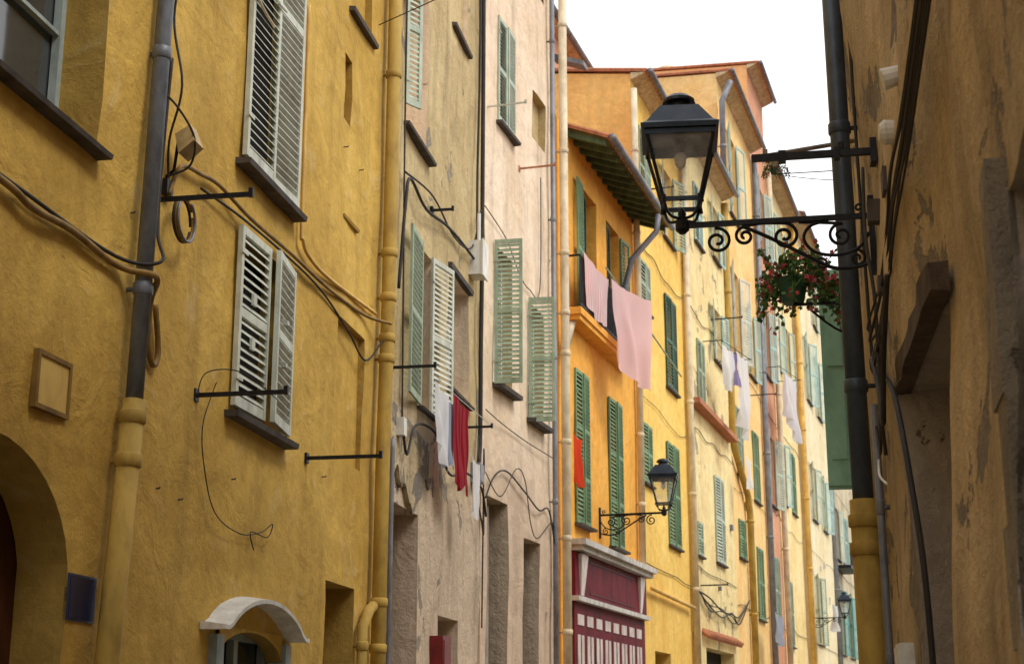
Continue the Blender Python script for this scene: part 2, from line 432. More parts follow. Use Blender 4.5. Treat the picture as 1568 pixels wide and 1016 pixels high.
# ================================================================== BUILDING A  (ochre, near left)
opsA = [(6.7, 9.08, 5.4, 7.9, .38, 'glass'), (11.95, 13.2, 6.5, 8.95, .25, 'dark'), (11.95, 13.2, 4.2, 5.8, .25, 'dark'),
        (14.95, 15.25, 8.1, 8.88, .10, 'blind'), (15.12, 16.0, 9.5, 11.0, .10, 'blind'), (14.86, 15.95, 4.3, 5.8, .06, 'blind'),
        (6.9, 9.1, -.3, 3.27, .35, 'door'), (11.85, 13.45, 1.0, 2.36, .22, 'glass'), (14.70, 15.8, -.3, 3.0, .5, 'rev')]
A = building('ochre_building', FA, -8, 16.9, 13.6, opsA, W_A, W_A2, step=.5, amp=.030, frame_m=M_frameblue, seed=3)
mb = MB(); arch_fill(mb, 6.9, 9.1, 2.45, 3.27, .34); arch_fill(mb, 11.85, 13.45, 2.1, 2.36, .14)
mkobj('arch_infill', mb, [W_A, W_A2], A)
for (z0, z1, ph) in ((6.45, 9.0, .079), (4.20, 5.80, .079)):
    mids = (.72,) if z0 > 6 else (.52,)
    leaf(A, 'shutter_leaf', M_creamgreen, 11.82, .04, z0, z1, .735, -1.0, ph, mids, t=.045)
    leaf(A, 'shutter_leaf', M_creamgreen, 13.31, .04, z0, z1, .735, 180+(-2 if z0 > 6 else 7), ph, mids, t=.045)
mb = MB()
for z in (4.75, 5.15): mb.box(12.1, 12.18, -.085, -.06, z, z+.1); mb.box(12.8, 12.86, -.16, -.06, z, z+.04)
mb.box(12.5, 12.53, -.085, -.062, 4.5, 5.5); mb.tube([(12.4, -.08, 8.2), (12.6, -.1, 8.2)], .012, 6)
mkobj('shutter_latch', mb, M_creamgreen, A)
sill(A, 11.74, 13.38, 6.40); sill(A, 11.74, 13.38, 4.15); sill(A, 6.5, 9.12, 5.41, None, .10, .045)
sill(A, 15.05, 16.1, 9.5, None, .05, .06); sill(A, 14.95, 15.55, 6.98, W_A2, .03, .04)
mb = MB()
for a, b, c, d in ((8.46, 8.92, 3.84, 3.87), (8.46, 8.92, 3.50, 3.53), (8.46, 8.49, 3.53, 3.84), (8.89, 8.92, 3.53, 3.84)): mb.box(a, b, -.025, .02, c, d)
mb.box(8.49, 8.89, -.014, .02, 3.53, 3.84, 1)
mkobj('meter_hatch', mb, [paint('hatch_frame', '846428', '5a421c', .8), paint('hatch_door', 'd0ae5c', 'ba944a', .8)], A)
mb = MB(); mb.box(9.10, 9.50, -.02, .01, 2.24, 2.54); mb.box(9.115, 9.485, -.024, -.018, 2.255, 2.525, 1)
mkobj('street_name_plaque', mb, [paint('plaque_edge', '3c4460', None, .4), M_blue], None, FA)
mb = MB(); n = 24; c0, hw = 12.58, 1.1
def cz(x): return 2.36+.27*max(0, 1-((x-c0)/(hw*.86))**2)**.75
xs = [c0-hw+2*hw*i/n for i in range(n+1)]
for x0, x1 in zip(xs, xs[1:]):
    a, b = cz(x0), cz(x1)
    mb.hexa([(x0, -.20, a-.035), (x1, -.20, b-.035), (x1, .02, b-.035), (x0, .02, a-.035), (x0, -.20, a), (x1, -.20, b), (x1, .02, b+.03), (x0, .02, a+.03)])
mkobj('arched_canopy', mb, M_white, A)
mb = MB(); mb.box(11.70, 11.86, -.05, .12, .9, 2.3); mb.box(13.44, 13.60, -.05, .12, .9, 2.3); mb.box(11.86, 13.44, .02, .14, 1.92, 2.03)
mkobj('window_surround', mb, M_frameblue, A)
drain('drainpipe', FA, [(9.80, .13, 13.0), (9.78, .13, 7.2), (9.66, .13, 3.75)], .062, M_pipesteel, (8.6, 6.45, 4.6))
drain('drainpipe', FA, [(9.66, .13, 3.78), (9.50, .13, 2.0), (9.42, .13, 0)], .082, M_pipeochre, (3.66, 3.35, 1.3))
drain('drainpipe', FA, [(16.58, .13, 13.3), (16.52, .13, 6.4), (16.42, .13, 4.5), (16.36, .13, 0)], .085, M_pipeochre, (11.9, 9.3, 7.0, 6.45, 5.95, 5.7, 2.9, 2.4))
drain('drainpipe', FA, [(16.25, .1, 2.85), (16.1, .1, 2.8), (15.85, .1, 2.6), (15.82, .1, 0)], .06, M_pipeochre, (2.4,))
for s, z in ((10.12, 5.43), (11.1, 4.13), (14.02, 4.12)): bar(FA, s, z, .76)
cable('cable', FA, [(6.5, .03, 4.75), (7.8, .04, 4.74), (8.2, .04, 4.70), (8.72, .04, 4.73), (9.3, .04, 4.70), (9.55, .08, 4.70), (9.68, .23, 4.68), (9.9, .1, 4.58), (10.0, .05, 4.35), (10.1, .05, 4.15), (10.2, .05, 4.25), (10.1, .05, 4.6)], .024, M_cable_y)
cable('cable', FA, [(6.5, .03, 4.78), (8, .03, 4.77), (9.4, .04, 4.76), (9.7, .25, 4.8), (9.95, .1, 5.1), (10.05, .05, 5.6), (10.15, .04, 6.6)], .014)
cable('cable', FA, [(10.2, .06, 5.5), (10.4, .06, 5.8), (10.85, .05, 5.9), (11.28, .04, 5.96), (12.0, .06, 5.91), (13.19, .05, 5.95), (14.49, .04, 5.97), (15.8, .05, 6.05), (16.4, .2, 6.1)], .019, M_cable_y)
cable('cable', FA, [(10.9, .03, 5.8), (12.0, .05, 5.86), (14.0, .03, 5.9), (15.2, .03, 5.72), (15.9, .04, 5.55), (16.4, .1, 5.9)], .012)
cable('cable', FA, [(13.45, .04, 8.7), (13.47, .04, 6.45), (13.5, .05, 6.2), (13.75, .04, 6.1), (14.48, .04, 6.08), (16.3, .04, 6.2)], .02, M_pipeyel, 8)
cable('cable', FA, [(11.5, .04, 8.6), (11.7, .04, 8.2), (11.9, .09, 7.95), (12.3, .09, 7.9)], .014, M_pipecream)
cable('cable', FA, [(11.4, .05, 4.3), (11.37, .03, 4.2), (11.2, .03, 3.9), (11.24, .04, 3.6), (11.5, .05, 3.25), (12.1, .05, 3.15), (12.6, .06, 3.22), (12.9, .06, 3.33), (12.8, .05, 3.2), (12.4, .04, 3.2), (12.46, .05, 3.05)], .005)
cable('cable', FA, [(11.0, .05, 4.1), (11.05, .1, 4.3), (11.3, .3, 4.35), (11.9, .4, 4.25)], .005)
for k in range(3):
    a0 = R(k*40); pts = [(10.38+.17*math.cos(a0+t*.5), .1+.02*k, 5.35+.17*math.sin(a0+t*.5)) for t in range(13)]
    cable('cable_coil', FA, pts, .012, [M_cable, M_cable_y, M_pipegrey][k], 3)
mb = MB(); x, y, z = 10.12, -.10, 5.92
mb.hexa([(x, y-.17, z-.02), (x+.2, y-.17, z-.02), (x+.2, y-.05, z-.12), (x, y-.05, z-.12), (x+.03, y-.12, z+.12), (x+.17, y-.12, z+.12), (x+.17, y, z+.05), (x+.03, y, z+.05)])
mb.tube([(x+.1, y, z), (x+.1, y+.02, z-.22), (x+.1, .02, z-.3)], .014, 6, 2); mb.box(x+.04, x+.16, -.06, .02, z-.42, z-.3, 2)
mkobj('flood_light', mb, [paint('floodlight_case', 'b8a070', '8c7850', .6), M_white, M_iron], None, FA)
cable('cable', FA, [(10.2, .05, 5.6), (10.1, .08, 5.9), (10.0, .2, 6.3), (10.05, .08, 6.9), (9.95, .2, 7.5)], .01)
cable('cable', FA, [(10.2, .05, 5.65), (10.25, .2, 5.75), (10.12, .26, 5.95), (9.95, .1, 6.2), (9.9, .05, 6.0)], .009)
rr = random.Random(4); mb = MB()
for i in range(9):
    x, z = rr.uniform(9.2, 16.2), rr.uniform(2.6, 9.0)
    if any(o[0]-.15 < x < o[1]+.15 and o[2]-.15 < z < o[3]+.15 for o in opsA): continue
    mb.tube([(x, .03, z), (x, -.035, z), (x, -.04, z+.012)], .007, 5)
mkobj('wall_hooks', mb, M_sill, A)

# ================================================================== BUILDING B
opsB = [(17.65, 19.0, 9.15, 11.6, .35, 'rev'), (18.7, 19.45, 5.6, 7.8, .3, 'glass'), (20.5, 21.95, 6.25, 8.0, .35, 'glass'),
        (20.7, 21.75, 12.0, 13.3, .08, 'blind'), (17.4, 18.85, -.3, 4.2, .5, 'dark'), (20.3, 21.5, 1.6, 3.03, .4, 'dark')]
B = building('weathered_plaster_building', FA, 16.9, 22.86, 14.8, opsB, W_B, W_C, setback=.03, step=.4, amp=.04, seed=8)
leaf(B, 'shutter_leaf', M_sage, 18.62, .06, 5.6, 7.8, .85, 184, .075)
leaf(B, 'shutter_leaf', M_creamgreen, 19.25, .05, 5.55, 7.8, .70, -12, .075)
leaf(B, 'shutter_leaf', M_palegreen, 17.62, .03, 9.4, 11.6, .3, -30, .075)
sill(B, 17.6, 19.2, 9.15, None, .10, .05); sill(B, 20.4, 22.0, 8.1, None, .07, .08); sill(B, 20.6, 21.85, 12.0, None, .06, .06)
sill(B, 18.6, 19.5, 5.6, None, .10, .05); sill(B, 20.4, 22.0, 6.25, None, .1, .05)
# torn edge of the upper render coat above the door: ragged thick sheet
mb = MB(); n = 60
def edge(t): return 4.62+.35*noise.noise(Vector((t*3.1, 2, 5)))+.16*noise.noise(Vector((t*11, 4, 1)))+.05*noise.noise(Vector((t*40, 4, 1)))-.25*math.sin(t*3.0)
for i in range(n):
    t0, t1 = i/n, (i+1)/n; x0, x1 = 17.25+2.3*t0, 17.25+2.3*t1; e0, e1 = edge(t0), edge(t1)
    mb.quad((x0, -.045, e0), (x1, -.045, e1), (x1, -.03, 5.2), (x0, -.03, 5.2)); mb.quad((x0, -.03, 5.2), (x1, -.03, 5.2), (x1, .06, 5.55), (x0, .06, 5.55)); mb.quad((x0, -.045, e0), (x1, -.045, e1), (x1, .06, e1), (x0, .06, e0))
mkobj('torn_render_coat', mb, plaster('torn_plaster', 'd4c2a0', 'ac9876', '8c8276', .54, .6, .8, '5c5042', 31), B)
mb = MB(); mb.box(19.65, 20.15, -.14, .05, 1.9, 2.72); mb.box(19.7, 20.1, -.15, -.138, 1.95, 2.67); mkobj('meter_box', mb, M_redbox, None, FA)
mb = MB(); mb.box(21.9, 22.28, -.2, .05, 8.35, 8.9); mb.box(21.88, 22.3, -.215, -.19, 8.33, 8.92); mb.tube([(22.1, -.1, 8.9), (22.1, -.1, 9.4)], .03, 8)
mkobj('junction_box', mb, M_white, None, FA)
mb = MB(); mb.box(17.5, 17.65, -.10, .05, 5.0, 5.22); mkobj('junction_box', mb, M_white, None, FA)
mb = MB(); mb.box(22.2, 22.5, -.12, .05, 5.15, 5.45); mb.box(22.22, 22.48, -.13, -.118, 5.17, 5.43); mkobj('junction_box', mb, M_pipegrey, None, FA)
bar(FA, 17.24, 5.78, .55); bar(FA, 21.63, 5.88, .42); bar(FA, 19.3, 8.5, .3)
cable('cable', FA, [(22.6, .06, 14.5), (22.55, .07, 12), (22.58, .06, 9.6), (22.5, .08, 9.0), (22.52, .06, 7.5), (22.5, .06, 6.0), (22.3, .08, 5.4)], .036)
cable('cable', FA, [(22.3, .06, 14.5), (22.35, .05, 12), (22.2, .05, 10), (22.1, .08, 8.9)], .02)
cable('cable', FA, [(17.3, .05, 6.8), (17.5, .07, 8.0), (17.77, .06, 8.4), (18.6, .07, 8.28), (19.8, .08, 8.45), (20.9, .05, 8.58), (21.9, .06, 8.6)], .022)
cable('cable', FA, [(17.5, .05, 8.4), (19.0, .07, 8.6), (20.5, .05, 8.5), (21.8, .05, 8.75), (22.5, .05, 9.6)], .014)
cable('cable', FA, [(17.6, .06, 5.1), (17.75, .08, 4.8), (18.1, .08, 5.2), (18.7, .08, 5.35), (19.4, .1, 5.3), (20.2, .08, 4.95), (21.4, .08, 5.15), (22.5, .08, 5.1), (22.8, .1, 4.7)], .018)
cable('cable', FA, [(17.45, .05, 13), (17.5, .04, 9), (17.55, .05, 6.5), (17.6, .05, 5.2)], .012)
cable('cable', FA, [(22.0, .05, 5.2), (22.3, .12, 4.6), (22.6, .1, 4.4), (22.8, .06, 4.9)], .014)
cable('cable', FA, [(22.4, .05, 5.9), (22.2, .1, 5.5), (22.5, .12, 5.3), (22.7, .08, 5.7), (22.75, .06, 4.2), (22.7, .06, 3.0)], .012)
cable('cable', FA, [(17.2, .04, 4.9), (17.15, .05, 3.5), (17.2, .04, 2.0), (17.18, .05, 0)], .03, M_pipegrey)

# ================================================================== BUILDING C
opsC = [(.78, 1.75, 11.6, 13.6, .2, 'dark'), (.66, 1.7, 7.0, 9.35, .25, 'glass'), (2.7, 3.7, 6.8, 8.9, .25, 'glass'), (3.05, 3.95, 12.2, 13.15, .15, 'rev'),
        (.32, 1.5, -.3, 5.1, .4, 'dark'), (2.33, 3.3, -.3, 4.65, .4, 'dark'), (3.0, 3.9, 15.3, 17, .15, 'dark')]
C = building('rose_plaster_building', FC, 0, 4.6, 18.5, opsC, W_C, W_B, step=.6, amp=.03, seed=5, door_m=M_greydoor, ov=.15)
pair(C, .76, 1.77, 11.62, 13.58, 'closed', M_palegreen); pair(C, 3.0, 3.9, 15.4, 17, 'closed', M_aqua)
leaf(C, 'shutter_leaf', M_sage, .60, .03, 6.95, 9.4, .47, -84, .08); leaf(C, 'shutter_leaf', M_sage, 2.62, .03, 6.7, 8.95, .47, -82, .08)
sill(C, .7, 1.85, 11.6, None, .12); sill(C, .6, 1.8, 6.98, M_sill, .16, .08); sill(C, 2.6, 3.8, 6.78, M_sill, .16, .08)
mb = MB(); mb.box(.35, .9, .15, .2, -.3, 5.0, 0); mb.box(2.36, 2.8, .15, .2, -.3, 4.55, 0); mkobj('door_leaf', mb, M_greydoor, C)
bar(FC, .21, 11.63, .7, M_creamgreen, .025); bar(FC, 2.15, 11.23, .68, M_tile, .03)
cable('cable', FC, [(0, .05, 9.8), (1.2, .05, 9.6), (2.0, .05, 9.2), (2.6, .05, 9.1), (3.3, .05, 9.3), (3.4, .05, 11.5)], .010)
cable('cable', FC, [(0, .08, 5.0), (.4, .1, 5.4), (1.2, .06, 5.6), (2.2, .08, 5.4), (3.0, .1, 5.2), (3.8, .06, 5.3), (4.1, .1, 4.6)], .015)
cable('cable', FC, [(0, .08, 5.4), (.6, .14, 5.1), (1.6, .1, 5.7), (2.2, .08, 5.6), (2.4, .12, 4.9), (2.9, .1, 4.7), (3.9, .1, 5.1), (4.1, .06, 4.6)], .009)
cable('cable', FC, [(0, .08, 6.4), (.9, .06, 6.35), (2.3, .06, 6.3), (4.1, .06, 6.3)], .009)
drain('drainpipe', FC, [(4.10, .1, 18.3), (4.10, .1, 4.9), (4.05, .1, 0)], .05, M_pipegrey, (14.6, 10.9, 8.2, 5.5))
drain('drainpipe', FL, [(.15, .16, 16.5), (.15, .16, 9), (.12, .16, 0)], .085, M_pipecream, (15.2, 12.5, 10.4, 9.2, 8.4, 6.7, 4.9, 3.2))
drain('drainpipe', FL, [(1.0, .12, 9.3), (.8, .12, 9.2), (.2, .15, 8.5)], .075, M_pipecream, ())

# ================================================================== BUILDING D  (orange, balcony, shop)
opsD = [(2.05, 3.3, 9.45, 12.45, .25, 'dark'), (4.15, 5.35, 9.45, 12.4, .25, 'dark'), (1.38, 2.35, 5.35, 8.38, .2, 'dark'), (4.05, 5.2, 5.2, 8.37, .2, 'dark')]
D = building('orange_building_with_shop', FL, 0, 6.95, 13.3, opsD, W_D, W_D, ov=.85, slope=.40, depth=5, amp=.014, gutter=M_pipegrey, seed=2, roof_s0=.95, rafters=True)
pair(D, 1.3, 2.36, 5.35, 8.4, 'closed', M_green, .085, (.3, .62)); pair(D, 4.03, 5.22, 5.2, 8.38, 'closed', M_green, .085, (.3, .62))
leaf(D, 'shutter_leaf', M_green, 2.05, .04, 9.5, 12.45, .62, 184, .085, (.5,)); leaf(D, 'shutter_leaf', M_dgreen, 2.1, .0, 9.5, 12.4, .62, 8, .085, (.5,))
leaf(D, 'shutter_leaf', M_dgreen, 4.2, .0, 9.5, 12.35, .6, 8, .085, (.5,))
leaf(D, 'shutter_leaf', M_green, 5.38, .04, 9.5, 12.35, .6, -5, .085, (.5,))
sill(D, 1.25, 2.45, 5.34, None, .15); sill(D, 3.95, 5.3, 5.19, None, .15)
mb = MB(); mb.box(.6, 5.4, -.36, .02, 9.30, 9.44); mb.box(.65, 5.35, -.32, .02, 9.2, 9.298)
mkobj('balcony_slab', mb, W_D, D)
mb = MB(); mb.tube([(.65, .0, 10.5), (.65, -.33, 10.5), (5.35, -.33, 10.5), (5.35, 0, 10.5)], .025, 6); mb.box(.65, 5.35, -.34, -.32, 9.5, 9.53)
for i in range(44): x = .66+i*.109; mb.box(x-.012, x+.012, -.342, -.318, 9.44, 10.5)
mkobj('balcony_railing', mb, M_iron, D)
mb = MB()
mb.box(.75, 7.0, -.36, .02, 4.86, 4.97, 0); mb.box(.8, 6.95, -.28, .02, 4.76, 4.858, 0)
mb.box(.85, 6.9, -.12, .02, 3.92, 4.758, 1); mb.box(.8, 6.95, -.2, .02, 3.83, 3.918, 0)
for a, b in ((1.05, 1.55), (6.05, 6.5)):
    mb.hexa([(a+.14, -.14, 3.95), (b-.14, -.14, 3.95), (b-.14, -.118, 3.95), (a+.14, -.118, 3.95), (a, -.2, 4.72), (b, -.2, 4.72), (b, -.118, 4.72), (a, -.118, 4.72)], 2)
mb.box(1.9, 5.8, -.13, -.118, 4.02, 4.05, 3); mb.box(1.9, 5.8, -.13, -.118, 4.62, 4.65, 3)
mb.box(.9, 6.85, -.08, .02, -.3, 3.828, 1)
for i in range(8):
    x = 1.1+i*.7
    mb.box(x, x+.45, -.095, -.078, 3.40, 3.60, 2); mb.box(x, x+.45, -.095, -.078, 1.2, 3.22, 2)
    mb.box(x+.2, x+.25, -.10, -.094, 1.2, 3.22, 1)
mkobj('shop_front', mb, [paint('shop_cornice', 'd0ccc4', 'a09c94', .6), M_burg, paint('shop_panes', 'd8ccc4', 'b0a098', .5, bump=0), paint('shop_moulding', '5c1820', None, .6, bump=0)], D)
drain('drainpipe', FL, [(6.75, .12, 16.6), (6.75, .12, 13.6), (6.6, .12, 4.9)], .08, M_pipecream, (15, 12.9, 10.2, 8, 6.4))
drain('drainpipe', FL, [(5.3, .95, 12.8), (5.3, .9, 12.4), (5.35, .3, 11.8), (5.4, .13, 11.2), (5.4, .13, 9.6)], .07, M_pipegrey, (11.0,))
mb = MB(); mb.hexa([(.3, -.55, 14.35), (.6, -.55, 14.35), (.6, .1, 14.6), (.3, .1, 14.6), (.3, -.55, 14.45), (.6, -.55, 14.45), (.6, .1, 14.7), (.3, .1, 14.7)])
mb.box(1.4, 3.4, 1.2, 1.3, 14.55, 14.68)
mkobj('roof_flashing', mb, M_pipegrey, D)

# ================================================================== BUILDINGS E .. L
def far_windows(b, lst):
    for (a, c, z0, z1, mode, mat) in lst:
        pair(b, a-.03, c+.03, z0, z1, mode, mat, .09, (.5,), random.uniform(5, 14)); sill(b, a-.08, c+.08, z0-.01, M_sill, .10, .06)
def mk(name, s0, s1, h, wins, wall, **kw):
    ops = [(a, c, z0, z1, .2, 'dark' if mode == 'closed' else 'glass') for (a, c, z0, z1, mode, mat) in wins]+kw.pop('extra', [])
    b = building(name, FL, s0, s1, h, ops, wall, **kw); far_windows(b, wins)
    rr = random.Random(int(s0*10)); mb = MB()
    for i in range(int((s1-s0)*.8)):
        x = rr.uniform(s0+.3, s1-.5); z = rr.uniform(4.5, h-2); w = rr.uniform(.1, .28)
        if any(o[0]-.4 < x < o[1]+.3 and o[2]-.4 < z < o[3]+.3 for o in ops): continue
        mb.box(x, x+w, -.09, .0, z, z+w*rr.uniform(.8, 1.5))
    if mb.v: mkobj('meter_boxes', mb, rr.choice([M_white, M_pipegrey, M_soffit]), b)
    for z in (5.3, 9.2, 13.0):
        if z > h-2: continue
        z += rr.uniform(-.4, .4); n = 6
        pts = [(s0+.2+(s1-s0-.4)*i/n, -.04, z+rr.uniform(-.12, .12)) for i in range(n+1)]
        c = MB(); c.tube(smooth_pts(pts, 4), rr.choice([.008, .012]), 5); mkobj('wall_cable', c, M_cable, b, smooth=True)
    return b
E = mk('golden_building', 6.95, 12.87, 17.1, [(7.4, 8.45, 11.3, 12.5, 'closed', M_sage), (10.3, 11.6, 9.95, 12.4, 'closed', M_dgreen), (7.3, 8.25, 7.05, 8.45, 'closed', M_green),
        (10.1, 11.5, 5.9, 8.48, 'closed', M_green), (7.6, 8.8, 14.0, 16, 'closed', M_sage), (10.4, 11.6, 14.0, 16, 'open', M_sage)], W_E, gutter=M_pipegrey, seed=11,
        extra=[(8.2, 10.0, -.3, 3.23, .4, 'dark')], ov=.4, endm=W_E2, slope=.14)
Fb = mk('cream_yellow_building', 12.87, 19.9, 18.3, [(17.3, 18.6, 12.25, 13.95, 'open', M_aqua), (16.5, 17.9, 6.1, 8.6, 'closed', M_palegreen), (13.6, 14.3, 6.0, 6.9, 'closed', M_sage),
        (14.6, 15.8, 15.2, 17.0, 'closed', M_aqua), (17.6, 18.7, 15.6, 17.4, 'open', M_aqua), (14.4, 15.4, 10.4, 12.2, 'closed', M_sage)], W_F, gutter=M_pipegrey, seed=12,
        extra=[(14.5, 19.0, -.3, 3.6, .4, 'dark')], setback=-.05, ov=.4)
mb = MB(); mb.box(13.05, 19.4, -.3, .0, 10.05, 10.2); mkobj('balcony_ledge', mb, M_tile, Fb)
mb = MB()
for i in range(22): x = 14.0+i*.25; mb.tube([(x, -.22, 3.86), (x, .02, 4.02)], .09, 6)
mkobj('entrance_hood', mb, M_tile, Fb)
rg = random.Random(9)
for i in range(4):
    cable('cable', FL, [(13.2+rg.uniform(-.3, .3), .12, 5.0), (14.6, .16, 4.75+rg.uniform(-.2, .2)), (16.4, .18, 4.65+rg.uniform(-.2, .2)), (18.2, .16, 4.6+rg.uniform(-.2, .2)), (19.6, .15, 4.8+rg.uniform(-.3, .3)), (22.0, .1, 5.4)], rg.uniform(.014, .024))
G = mk('apricot_building', 19.9, 27.2, 22.7, [(21.4, 22.9, 13.4, 16.4, 'open', M_creamgreen), (21.7, 23.3, 18.4, 21.4, 'open', M_aqua), (21.0, 22.2, 6.7, 7.9, 'closed', M_green),
        (24.6, 25.9, 13.4, 15.8, 'open', M_aqua), (24.6, 25.9, 9.0, 11.4, 'closed', M_green), (21.2, 22.4, 9.4, 11.6, 'closed', M_sage), (24.6, 25.9, 5, 7.4, 'closed', M_green)], W_G,
        gutter=M_pipegrey, seed=13, ov=.45, slope=.05)
H = mk('faded_red_building', 27.2, 31.2, 26.2, [(28.5, 30.0, 14.3, 17.0, 'open', M_aqua), (28.5, 30, 19.2, 21.9, 'open', M_aqua), (28.5, 30, 9.4, 12, 'open', M_palegreen), (28.5, 30, 5, 7.5, 'closed', M_sage)],
        W_H, gutter=M_pipegrey, seed=14, ov=.45, slope=.06, endm=W_G2, depth=13)
I = mk('light_yellow_building', 31.2, 38.9, 23.6, [(32.5, 33.8, 15.5, 18, 'open', M_aqua), (35.6, 37, 15.5, 18, 'open', M_palegreen), (32.5, 33.8, 10, 12.5, 'open', M_aqua), (35.6, 37, 10, 12.5, 'closed', M_green),
        (32.5, 33.8, 20, 22.4, 'open', M_aqua), (35.6, 37, 20, 22.4, 'open', M_aqua), (33, 34.3, 4.5, 7, 'closed', M_sage)], W_I, gutter=M_pipegrey, seed=15, ov=.5, setback=.1)
J = mk('pale_cream_building', 38.9, 50.0, 24.0, [(41.8, 43.3, 16, 19, 'open', M_aqua), (46, 47.5, 16, 19, 'open', M_aqua), (41.8, 43.3, 10.5, 13, 'open', M_palegreen), (46, 47.5, 10.5, 13, 'open', M_aqua),
        (41.8, 43.3, 5, 8, 'open', M_sage), (46, 47.5, 20.6, 23, 'open', M_aqua)], W_J, gutter=M_pipegrey, seed=16, ov=.5, setback=-.05)
K = mk('grey_cream_building', 50.0, 64.0, 24.0, [(52, 54, 5, 8.3, 'open', M_turq), (57, 59, 5, 8.3, 'open', M_turq), (52, 54, 9.8, 12.5, 'open', M_palegreen), (57, 59, 9.8, 12.5, 'closed', M_aqua), (52, 54, 16, 19, 'open', M_aqua)],
        W_K, gutter=M_pipegrey, seed=17, ov=.5)
Lb = mk('pale_cream_building', 64.0, 96.0, 20.0, [(67+6*i, 69+6*i, z, z+2.6, 'open', M_turq) for i in range(4) for z in (4.5, 9, 13.5)], W_J, seed=18, far_end=True)
mb = MB(); mb.box(51.2, 54.8, -.8, 0, 9.2, 9.35)
for i in range(24): x = 51.25+i*.154; mb.box(x-.015, x+.015, -.79, -.76, 9.35, 10.4)
mb.box(51.2, 54.8, -.8, -.75, 10.4, 10.46); mkobj('iron_balcony', mb, M_iron, K)
S2 = building('slate_roof_building', FL, 10.0, 16.3, 21.0, [], W_H, setback=3.3, depth=6, slope=.5, ov=.3, roof_m=M_slate, gutter=M_pipegrey, z0=12)
mb = MB(); mb.tube([(28.6, 3.4, 26.3), (28.6, 3.4, 26.95)], .22, 10); mb.tube([(28.6, 3.4, 27.0), (28.6, 3.4, 27.12), (28.6, 3.4, 27.2)], [.42, .36, .1], 10); mkobj('chimney_pot', mb, M_soffit, H, smooth=False)

drain('drainpipe', FL, [(12.75, .14, 17.8), (12.75, .14, 3)], .09, M_pipecream, (16, 13, 10, 7.5, 5))
drain('drainpipe', FL, [(12.5, .14, 4.5), (10, .12, 4.55), (7.5, .12, 4.6)], .05, M_pipeyel)
drain('drainpipe', FL, [(19.7, .15, 18), (19.7, .15, 10.4), (20.0, .15, 9.9), (22.3, .15, 8.8), (22.6, .15, 8.2), (22.6, .15, 0)], .11, M_pipeochre, (15, 12, 8, 5))
drain('drainpipe', FL, [(19.75, .5, 22.3), (19.7, .2, 21.6), (19.7, .15, 18.4)], .1, M_pipegrey, (20,))
drain('drainpipe', FL, [(27.1, .15, 22.4), (27.1, .15, 0)], .11, M_pipegrey, (20, 17, 14, 11, 8))
drain('drainpipe', FL, [(31.1, .15, 23.4), (31.1, .15, 0)], .11, M_pipecream, (20, 17, 14, 11, 8))
drain('drainpipe', FL, [(38.8, .15, 23.4), (38.8, .15, 0)], .12, M_pipeyel, (20, 17, 14, 11, 8))
drain('drainpipe', FL, [(49.9, .15, 23.4), (49.9, .15, 0)], .12, M_pipegrey, (20, 17, 14, 11, 8))
for s, z, L in ((13.9, 5.2, .8), (17.0, 13.4, 1.0), (9.0, 14.8, .6), (24, 12.5, 1.0)): bar(FL, s, z, L, M_iron)

# ================================================================== LAUNDRY
c_pinkst = cloth_mat('pink_striped_cotton', 'ecb2b4', 'f0e0dc', 5); c_pink = cloth_mat('pale_pink_cotton', 'f0ccca')
c_red = cloth_mat('dark_red_towel', '8c1c2a', 'a43a44', 2); c_white = cloth_mat('white_cotton', 'e6e6e8'); c_orange = cloth_mat('orange_cloth', 'd2482a')
c_blue = cloth_mat('grey_blue_cotton', 'a4acc0'); c_mauve = cloth_mat('mauve_cotton', '9488b4')
cloth('hanging_pink_cloth', FL, (.8, .38), (2.65, .42), 10.62, 10.55, 1.05, c_pinkst, 2, .04, 1)
cloth('hanging_sheet', FL, (2.6, .48), (4.0, 1.02), 10.55, 10.4, 1.75, c_pink, 2.3, .12, 4, .15)
cloth('hanging_towel', FA, (19.4, .30), (20.2, .36), 5.95, 5.85, 1.2, c_red, 2.2, .06, 7)
cloth('hanging_shirt', FA, (18.5, .26), (19.2, .28), 5.9, 5.85, .8, c_white, 1.5, .06, 9, .3)
cloth('hanging_shirt', FA, (20.4, .36), (20.9, .38), 5.25, 5.2, .8, c_white, 1.5, .05, 12)
cloth('hanging_towel', FA, (19.0, .24), (19.6, .26), 5.87, 5.82, .9, c_blue, 1.6, .05, 15)
cable('clothes_line', FA, [(18.4, .28, 5.93), (19.8, .32, 5.9), (21.6, .40, 5.9)], .005, M_white)
cloth('hanging_orange_cloth', FL, (.45, .22), (1.0, .25), 6.95, 6.9, .95, c_orange, 1.6, .05, 3)
cloth('hanging_sheet', FL, (15.6, .6), (16.5, .8), 12.3, 12.2, 1.2, c_white, 2, .14, 21)
cloth('hanging_shirt', FL, (16.2, .72), (16.7, .85), 12.3, 12.2, 1.0, c_mauve, 1, .12, 29)
cloth('hanging_sheet', FL, (16.6, .85), (17.5, 1.0), 12.25, 12.2, 1.9, c_white, 2.2, .16, 22, .3)
cloth('hanging_shirt', FL, (19.2, .6), (19.8, .7), 9.6, 9.5, .9, c_white, 1.5, .09, 23)
cloth('hanging_sheet', FL, (28.6, .7), (29.5, .8), 14.4, 14.3, 1.6, c_white, 2, .18, 24, .2)
cloth('hanging_shirt', FL, (29.4, .8), (30.4, .9), 14.35, 14.3, 1.9, c_white, 2, .18, 26, .3)
cloth('hanging_shirt', FL, (40, .9), (41.2, 1.0), 6.6, 6.6, 1.1, c_white, 2, .14, 27)
cloth('hanging_towel', FL, (24.2, .6), (25.4, .7), 5.2, 5.1, 1.0, c_blue, 2, .10, 28)
mb = MB()
